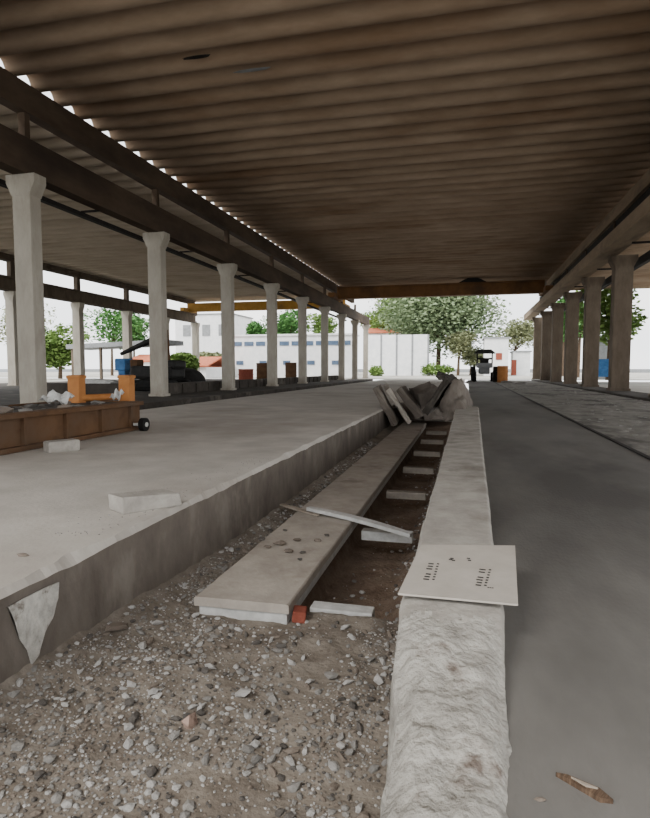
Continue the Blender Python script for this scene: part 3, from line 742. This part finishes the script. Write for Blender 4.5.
# ------------------------------------------------------------------ trees
def tree(px, y, h, cw, m, label, blobs=7, n=3500, leaf=.28, trunk=.22, low=.35, seed=1, name='leafy_tree', cat='tree', group=None, zg=G, x=None):
    rr = random.Random(seed); x = at_g(px, y) if x is None else x
    t = thing(name, label, cat, (x, y, zg), 0, group)
    cs = []
    for k in range(blobs):
        a = rr.uniform(0, 6.28); r = rr.uniform(.1,.62)*cw/2
        cs.append((Vector((r*math.cos(a), r*math.sin(a)*.7, h*(low+(1-low)*rr.uniform(.3,.82)))), cw*rr.uniform(.18,.30)))
    bm = MB()
    for k in range(n):
        c, r = cs[k % blobs]
        d = Vector((rr.gauss(0,1), rr.gauss(0,1), rr.gauss(0,1))).normalized()*r*rr.uniform(.55,1.05); d.z *= .72
        p = c+d; s = leaf*rr.uniform(.5,1.2)
        q_ = Matrix.Rotation(rr.uniform(0,6.28),3,'Z') @ Matrix.Rotation(rr.uniform(-1.2,1.2),3,'X')
        vs = [bm.verts.new(p+q_ @ Vector(v)) for v in ((-s/2,-s/3,0),(s/2,-s/3,0),(s*.6,s/3,0),(-s/3,s/2,.05))]
        bm.faces.new(vs)
    lobj('foliage', bm, m, t)
    if trunk:
        bm = MB(); tube(bm, (0,0,0), (0.1,0,h*.5), trunk, trunk*.6, 10)
        for c, r in cs: tube(bm, (.1,0,h*.42), c, trunk*.4, trunk*.15, 6)
        lobj('trunk', bm, M['bark'], t)
    return t
tree(438, 78, 12.5, 17, M['leafd'], 'big spreading tree in the middle beyond the yard', 26, 26000, .34, .36, .16, 3)
tree(402, 90, 12, 14, M['leafa'], 'broad pale green tree between the panel wall and the spreading tree', 14, 14000, .36, .3, .35, 21)
tree(458, 74, 5.6, 5.5, M['leafc'], 'smaller greyish tree under the big spreading tree', 7, 3500, .28, .2, .3, 4)
tree(380, 108, 11.5, 9, M['leafa'], 'green tree rising behind the white panel wall', 8, 4500, .36, .3, .5, 5)
tree(418, 105, 11, 9, M['leafa'], 'pale green tree behind the right end of the panel wall', 8, 4500, .36, .3, .5, 12)
tree(514, 88, 8.2, 9.5, M['leafc'], 'olive tree behind the small white houses at right', 8, 3500, .32, .2, .3, 6)
tree(470, 76, 3.6, 5, M['leafc'], 'low bush beside the white house', 6, 2200, .26, .1, .2, 15)
for i, (px, y, h, cw, m, lab) in enumerate([
    (60, 42, 4.0, 5.5, 'leafa', 'bright green bush beyond the first left column'),
    (112, 62, 9.5, 10, 'leafb', 'deep green tree behind the grey canopy'),
    (134, 66, 8.0, 5, 'leafb', 'deep green tree left of the second left column'),
    (262, 74, 7.6, 5, 'leafb', 'dark green tree above the long white building'),
    (288, 70, 8.4, 7, 'leafb', 'round green tree behind the fourth left column'),
    (325, 72, 8.8, 6, 'leafa', 'light green tree behind the sixth left column'),
    (185, 44, 2.0, 2.6, 'leafa', 'small green bush right of the second left column'),
    (206, 60, 2.6, 4.6, 'leafc', 'olive shrub left of the third left column')]):
    tree(px, y, h, cw, M[m], lab, 8, 3600, .30, .18, .25, 30+i)
for i, (px, y, h, cw, m, lab) in enumerate([(608, 46, 8.5, 6, 'leafa', 'yellow green tree beyond the two nearest right columns'), (578, 60, 9, 6, 'leafb', 'green tree beyond the third right column'), (562, 70, 9, 6, 'leafb', 'green tree beyond the fourth right column')]):
    tree(px, y, h, cw, M[m], lab, 8, 3600, .30, .18, .2, 60+i)
tree(22, 50, 8, 8, M['leafc'], 'bare greyish tree at the far left edge', 9, 1800, .24, .2, .3, 90)
for (px, y, h, lab) in ((432,70,1.4,'low green shrub at the foot of the panel wall'), (443,69,1.2,'low yellow green shrub under the big tree'), (375,66,.9,'small weed clump in the pale yard')):
    tree(px, y, h, 3.0, M['leafa'], lab, 5, 900, .22, .05, .05, int(px), 'low_shrub', 'shrub')
# distant verge
bm = MB(); box(bm, (0, 150, .9), (300, 2, 1.0)); struct(obj('verge', bm, M['joint']))

# ------------------------------------------------------------------ light
w = bpy.data.worlds.new('World'); bpy.context.scene.world = w; w.use_nodes = True
nt = w.node_tree; N = nt.nodes; L_ = nt.links; bg = N['Background']
tc = N.new('ShaderNodeTexCoord'); nz = N.new('ShaderNodeTexNoise'); nz.inputs['Scale'].default_value = 2.2; nz.inputs['Detail'].default_value = 6
mp = N.new('ShaderNodeMapping'); mp.inputs['Scale'].default_value = (1,1,2.5)
L_.new(tc.outputs['Generated'], mp.inputs[0]); L_.new(mp.outputs[0], nz.inputs[0])
cr = N.new('ShaderNodeValToRGB'); cr.color_ramp.elements[0].position = .35; cr.color_ramp.elements[1].position = .65
cr.color_ramp.elements[0].color = (.80,.83,.87,1); cr.color_ramp.elements[1].color = (1,.985,.955,1)
L_.new(nz.outputs[0], cr.inputs[0]); L_.new(cr.outputs[0], bg.inputs[0]); bg.inputs[1].default_value = 1.35
sd = bpy.data.lights.new('sun', 'SUN'); so = bpy.data.objects.new('sun', sd); C.objects.link(so)
sd.energy = 1.2; sd.angle = rad(25); sd.color = (1,.96,.9); so.rotation_euler = (rad(35), rad(-25), 0)
sc = bpy.context.scene
sc.view_settings.view_transform = 'AgX'; sc.view_settings.look = 'AgX - Base Contrast'; sc.view_settings.exposure = 1.35
